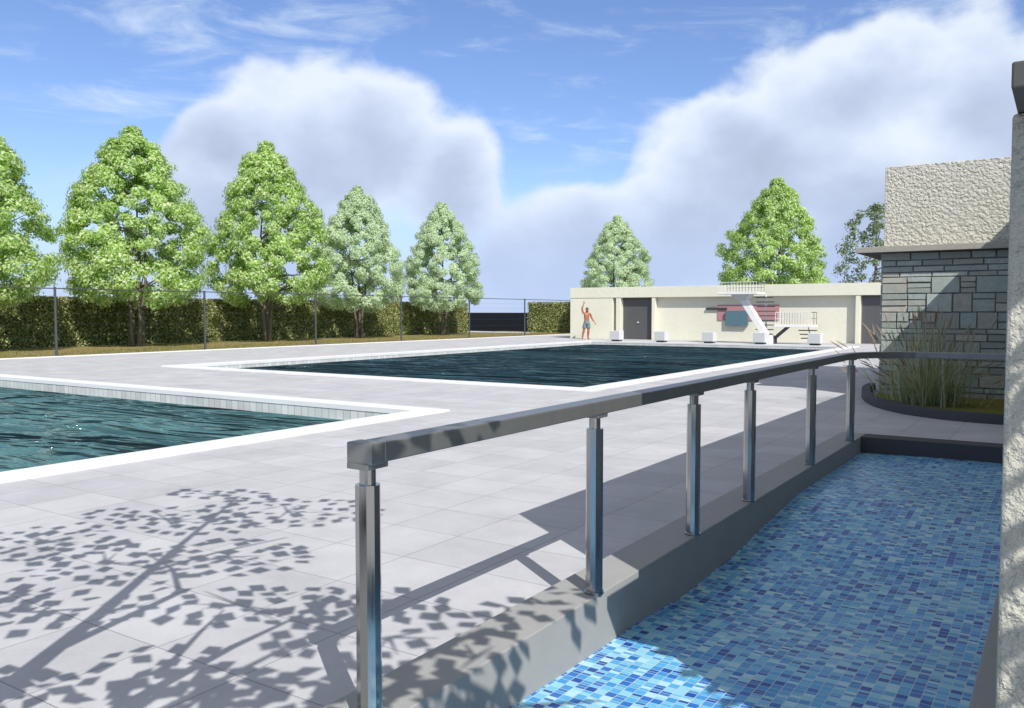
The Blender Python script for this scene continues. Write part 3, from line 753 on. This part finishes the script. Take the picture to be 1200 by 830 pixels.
# ------------------------------------------------------------------ person
def person(loc, rz):
    t = thing('person', 'man in grey blue swimming shorts waving beside the main pool', 'person', loc, rz)
    # local frame: faces -Y, his right is -X
    V = {}; vs = []; es = []; rad = []
    def add(n_, p, r, par=None):
        V[n_] = len(vs); vs.append(p); rad.append(r)
        if par: es.append((V[par], V[n_]))
    add('pelvis', (0, 0, .95), (.16, .115)); add('waist', (0, -.01, 1.08), (.14, .105), 'pelvis'); add('chest', (0, -.01, 1.27), (.175, .12), 'waist')
    add('collar', (0, 0, 1.44), (.13, .085), 'chest'); add('neck', (.01, -.01, 1.53), (.058, .058), 'collar')
    add('jaw', (.015, -.035, 1.60), (.066, .075), 'neck'); add('skull', (.02, -.02, 1.69), (.080, .098), 'jaw'); add('crown', (.02, -.005, 1.765), (.055, .066), 'skull')
    for s, n_ in ((-1, 'R'), (1, 'L')):
        add('sh' + n_, (s * .20, 0, 1.44 + (.04 if s < 0 else 0)), (.066, .066), 'collar')
    add('elR', (-.27, -.04, 1.70), (.052, .052), 'shR'); add('faR', (-.245, -.06, 1.83), (.046, .046), 'elR'); add('wrR', (-.20, -.08, 1.95), (.028, .024), 'faR'); add('paR', (-.18, -.085, 2.03), (.038, .018), 'wrR')
    add('elL', (.30, .02, 1.19), (.052, .052), 'shL'); add('faL', (.35, -.03, 1.08), (.046, .046), 'elL'); add('wrL', (.43, -.09, .97), (.028, .024), 'faL'); add('paL', (.465, -.12, .90), (.038, .018), 'wrL')
    for f in range(4):
        ox = (f - 1.5) * .018; ln = (.075, .088, .083, .065)[f]
        add('fR%d' % f, (-.175 + ox, -.09, 2.065), (.010, .010), 'paR'); add('fRb%d' % f, (-.172 + ox * 1.3, -.10, 2.06 + ln), (.008, .008), 'fR%d' % f)
        add('fL%d' % f, (.48, -.135 + ox, .87), (.010, .010), 'paL'); add('fLb%d' % f, (.495, -.135 + ox * 1.2, .875 - ln), (.008, .008), 'fL%d' % f)
    add('tR', (-.14, -.09, 2.02), (.011, .011), 'paR'); add('tRb', (-.115, -.10, 2.06), (.009, .009), 'tR')
    add('tL', (.45, -.155, .89), (.011, .011), 'paL'); add('tLb', (.45, -.18, .86), (.009, .009), 'tL')
    for s, n_, kx, fx, fy in ((-1, 'R', -.16, -.23, -.02), (1, 'L', .10, .10, .05)):
        add('hip' + n_, (s * .095, 0, .87), (.098, .10), 'pelvis'); add('th' + n_, ((s * .095 + kx) / 2, -.015, .70), (.094, .098), 'hip' + n_)
        add('kn' + n_, (kx, -.03, .49), (.066, .07), 'th' + n_); add('ca' + n_, ((kx * .6 + fx * .4), .015 + fy * .3, .36), (.066, .072), 'kn' + n_)
        add('an' + n_, (fx, fy + .03, .09), (.042, .046), 'ca' + n_); add('he' + n_, (fx, fy + .03, .035), (.036, .035), 'an' + n_)
        add('to' + n_, (fx + s * .03, fy - .13, .028), (.042, .026), 'he' + n_); add('tp' + n_, (fx + s * .04, fy - .19, .02), (.034, .018), 'to' + n_)
    # face: nose and ears
    add('nose', (.03, -.125, 1.665), (.012, .014), 'jaw')
    me = bpy.data.meshes.new('body'); me.from_pydata(vs, es, []); me.update()
    o = bpy.data.objects.new('body', me); COL.objects.link(o)
    md = o.modifiers.new('skin', 'SKIN'); md.use_smooth_shade = True
    sv = me.skin_vertices[0].data
    for i, r_ in enumerate(rad): sv[i].radius = r_; sv[i].use_root = (i == 0)
    o.modifiers.new('sub', 'SUBSURF').levels = 2; o.modifiers['sub'].render_levels = 2
    me.materials.append(M['skin'])
    dg = bpy.context.evaluated_depsgraph_get(); ev = bpy.data.meshes.new_from_object(o.evaluated_get(dg))
    ev.name = 'body'; ev.materials.clear(); ev.materials.append(M['skin']); o.modifiers.clear(); o.data = ev; o.parent = t
    # hair cap + beard
    hm = MB(); c0 = Vector((.02, .0, 1.70)); NA, NB = 18, 10
    for j in range(NB + 1):
        ph = j / NB * 1.75
        for i in range(NA):
            th = 2 * math.pi * i / NA; front = max(0, -math.sin(th)); ph2 = ph * (1 - .42 * front)
            hm.v.append((c0.x + math.sin(ph2) * math.cos(th) * .086, c0.y + math.sin(ph2) * math.sin(th) * .103, c0.z + math.cos(ph2) * .105))
    for j in range(NB):
        for i in range(NA): hm.f.append((j * NA + i, (j + 1) * NA + i, (j + 1) * NA + (i + 1) % NA, j * NA + (i + 1) % NA))
    hm.build('hair', M['hair'], t, smooth=True)
    bd = MB().tube([(-.035, -.075, 1.60), (.015, -.108, 1.575), (.065, -.075, 1.60)], [.022, .03, .022], 8); bd.build('beard', M['hair'], t, smooth=True)
    for s in (-1, 1):
        e = MB().tube([(.024 + s * .03, -.104, 1.69), (.024 + s * .03, -.116, 1.69)], .011, 8); e.build('eye', M['eye'], t)
        MB().tube([(.02 + s * .075, .0, 1.645), (.02 + s * .09, .005, 1.675), (.02 + s * .078, .0, 1.705)], [.01, .018, .012], 6).build('ear', M['skin'], t, smooth=True)
    # shorts: waist ring + two legs, following the body
    sh = MB(); n_ = 18
    sh.tube([(0, 0, 1.04), (0, 0, .96), (0, 0, .88), (0, 0, .82)], [.168, .185, .195, .17], n_, aspect=.78)
    for s, kx in ((-1, -.16), (1, .10)):
        sh.tube([(s * .095, 0, .90), (s * .097, -.005, .80), ((s * .095 + kx) / 2 + s * .004, -.015, .68), ((s * .095 + kx) / 2 * .9 + kx * .1, -.02, .62)], [.11, .118, .112, .108], 14)
    sh.build('shorts', M['shorts'], t, smooth=True)
    return t
person((-23.75, 44.35, .0), R(40)).scale = (1.06, 1.06, 1.045)


# ------------------------------------------------------------------ trees behind the camera (their shade falls on the paving)
def shade_tree(name, label, limbs, clusters, seed, leaf):
    """limbs: polylines of (shadow x, shadow y, height); clusters: (x, y, z, spread, n)
    every point stands on the sun ray above its shadow"""
    rr = random.Random(seed)
    up = lambda x, y, z, g=0: Vector((x + .86 * (z - g), y - .625 * (z - g), z))
    first = up(*limbs[0][0][0]); t = thing(name, label, 'tree', (first.x, first.y, 0))
    O = Vector((first.x, first.y, 0)); tk = MB(); cr = MB()
    for pts, r0, r1 in limbs:
        P = [up(*p) - O for p in pts]; n_ = len(P)
        tk.tube(P, [r0 + (r1 - r0) * i / (n_ - 1) for i in range(n_)], 8)
    for x, y, z, sx, sy, n_, ang in clusters:
        ca, sa = math.cos(ang), math.sin(ang)
        c_ = up(x, y, z)
        got = []; base_ang = rr.uniform(0, 6.28)
        for i in range(n_ * 3):
            a, b = rr.uniform(-1, 1), rr.uniform(-1, 1)
            if a * a + b * b > 1: continue
            if any(abs(a - u) * sx < .118 and abs(b - v) * sy < .088 for u, v in got): continue
            got.append((a, b))
            dx, dy = a * sx * ca - b * sy * sa, a * sx * sa + b * sy * ca
            zz = z + rr.uniform(-.35, .35)
            p = up(x + dx, y + dy, zz) - O
            cr.leaf(p, Vector((rr.gauss(0, .25), rr.gauss(0, .25), 1)), leaf * rr.uniform(.8, 1.1), base_ang + rr.gauss(0, .25), .85)
        for q in range(5):                              # twigs into the spray
            a = rr.uniform(0, 6.28)
            tk.tube([c_ - O, up(x + math.cos(a) * sx * .5, y + math.sin(a) * sy * .5, z + .15) - O], [.014, .003], 4)
    tk.build('trunk', M['bark'], t, smooth=True); cr.build('crown', M['leaf_near'], t); return t

A_ = 2.21                                                  # direction of the trunk's shadow on the deck
limbs1 = [([(-2.2, -.3, 0), (-3.0, .75, 1.6), (-3.715, 1.742, 3.1), (-4.25, 2.5, 4.1), (-4.9, 3.35, 5.3), (-5.98, 4.80, 7.3)], .085, .012),
          ([(-3.95, 2.05, 3.4), (-4.20, 2.95, 4.1), (-4.62, 3.2, 4.6), (-5.0, 3.3, 4.9)], .03, .008),
          ([(-3.2, 1.05, 2.1), (-3.15, 1.85, 2.8), (-3.3, 2.6, 3.6), (-3.35, 3.1, 4.3)], .045, .008),
          ([(-3.3, 2.2, 3.2), (-3.6, 2.65, 3.9), (-3.75, 2.9, 4.3)], .02, .006),
          ([(-4.7, 3.1, 5.0), (-4.7, 3.6, 5.4), (-4.6, 4.1, 5.9)], .02, .006)]
cl1 = [(-6.15, 4.75, 7.0, .55, .22, 45, .4), (-5.2, 4.65, 6.4, .75, .5, 130, .5), (-5.75, 3.95, 6.0, .8, .38, 150, .3), (-5.1, 3.05, 5.2, .75, .38, 150, .2),
       (-5.9, 3.1, 5.4, .6, .4, 100, .2), (-4.55, 3.55, 5.2, .6, .42, 120, .4), (-3.75, 3.0, 4.6, .75, .32, 120, .5), (-4.55, 2.35, 4.3, .55, .32, 80, .2), (-3.25, 3.35, 4.8, .55, .26, 70, .6),
       (-3.35, 2.2, 3.8, .5, .3, 55, .4), (-3.75, 1.7, 3.5, .5, .3, 70, .3), (-5.3, 2.2, 4.4, .7, .35, 90, .2)]
shade_tree('slender_tree', 'slender tree behind the camera whose thin trunk shadow lies across the paving', limbs1, cl1, 4, .072)
limbs2 = [([(-2.6, -.2, 0), (-2.7, .8, 2.0), (-2.6, 1.8, 3.6), (-2.45, 2.6, 4.8), (-2.35, 3.3, 5.9)], .08, .015),
          ([(-2.65, 1.3, 2.9), (-3.0, 2.0, 4.2), (-3.1, 2.9, 5.2)], .04, .008),
          ([(-2.3, 2.6, 4.8), (-1.9, 3.0, 5.4), (-1.6, 3.3, 5.9)], .03, .008)]
cl2 = [(-2.75, 3.1, 5.2, .6, .35, 190, .6), (-2.55, 2.4, 4.6, .6, .35, 200, .5), (-2.9, 2.2, 4.5, .45, .3, 110, .4), (-2.3, 3.75, 5.6, .3, .3, 70, .9), (-2.2, 3.0, 5.3, .35, .3, 60, .4),
       (-2.0, 2.5, 5.0, .45, .35, 130, .4), (-1.5, 2.85, 5.4, .4, .25, 50, .7), (-1.0, 3.25, 5.6, .35, .25, 60, .7), (-1.3, 2.5, 5.0, .5, .45, 170, .3), (-.8, 3.0, 5.2, .4, .35, 130, .3), (-.6, 2.4, 4.9, .5, .4, 160, .3)]
# the sprays shading the corner of the roughcast wall
for zp, n_, z in ((.15, 90, 4.0), (.5, 90, 4.3), (.85, 90, 4.7), (1.2, 60, 5.0), (1.65, 40, 5.4), (2.1, 35, 5.8)):
    cl2.append((.1 - .86 * zp, 3 + .625 * zp, z, .34, .2, n_, -.5))
shade_tree('branching_tree', 'branching tree behind the camera shading the kerb and the near end of the mosaic', limbs2, cl2, 8, .078)
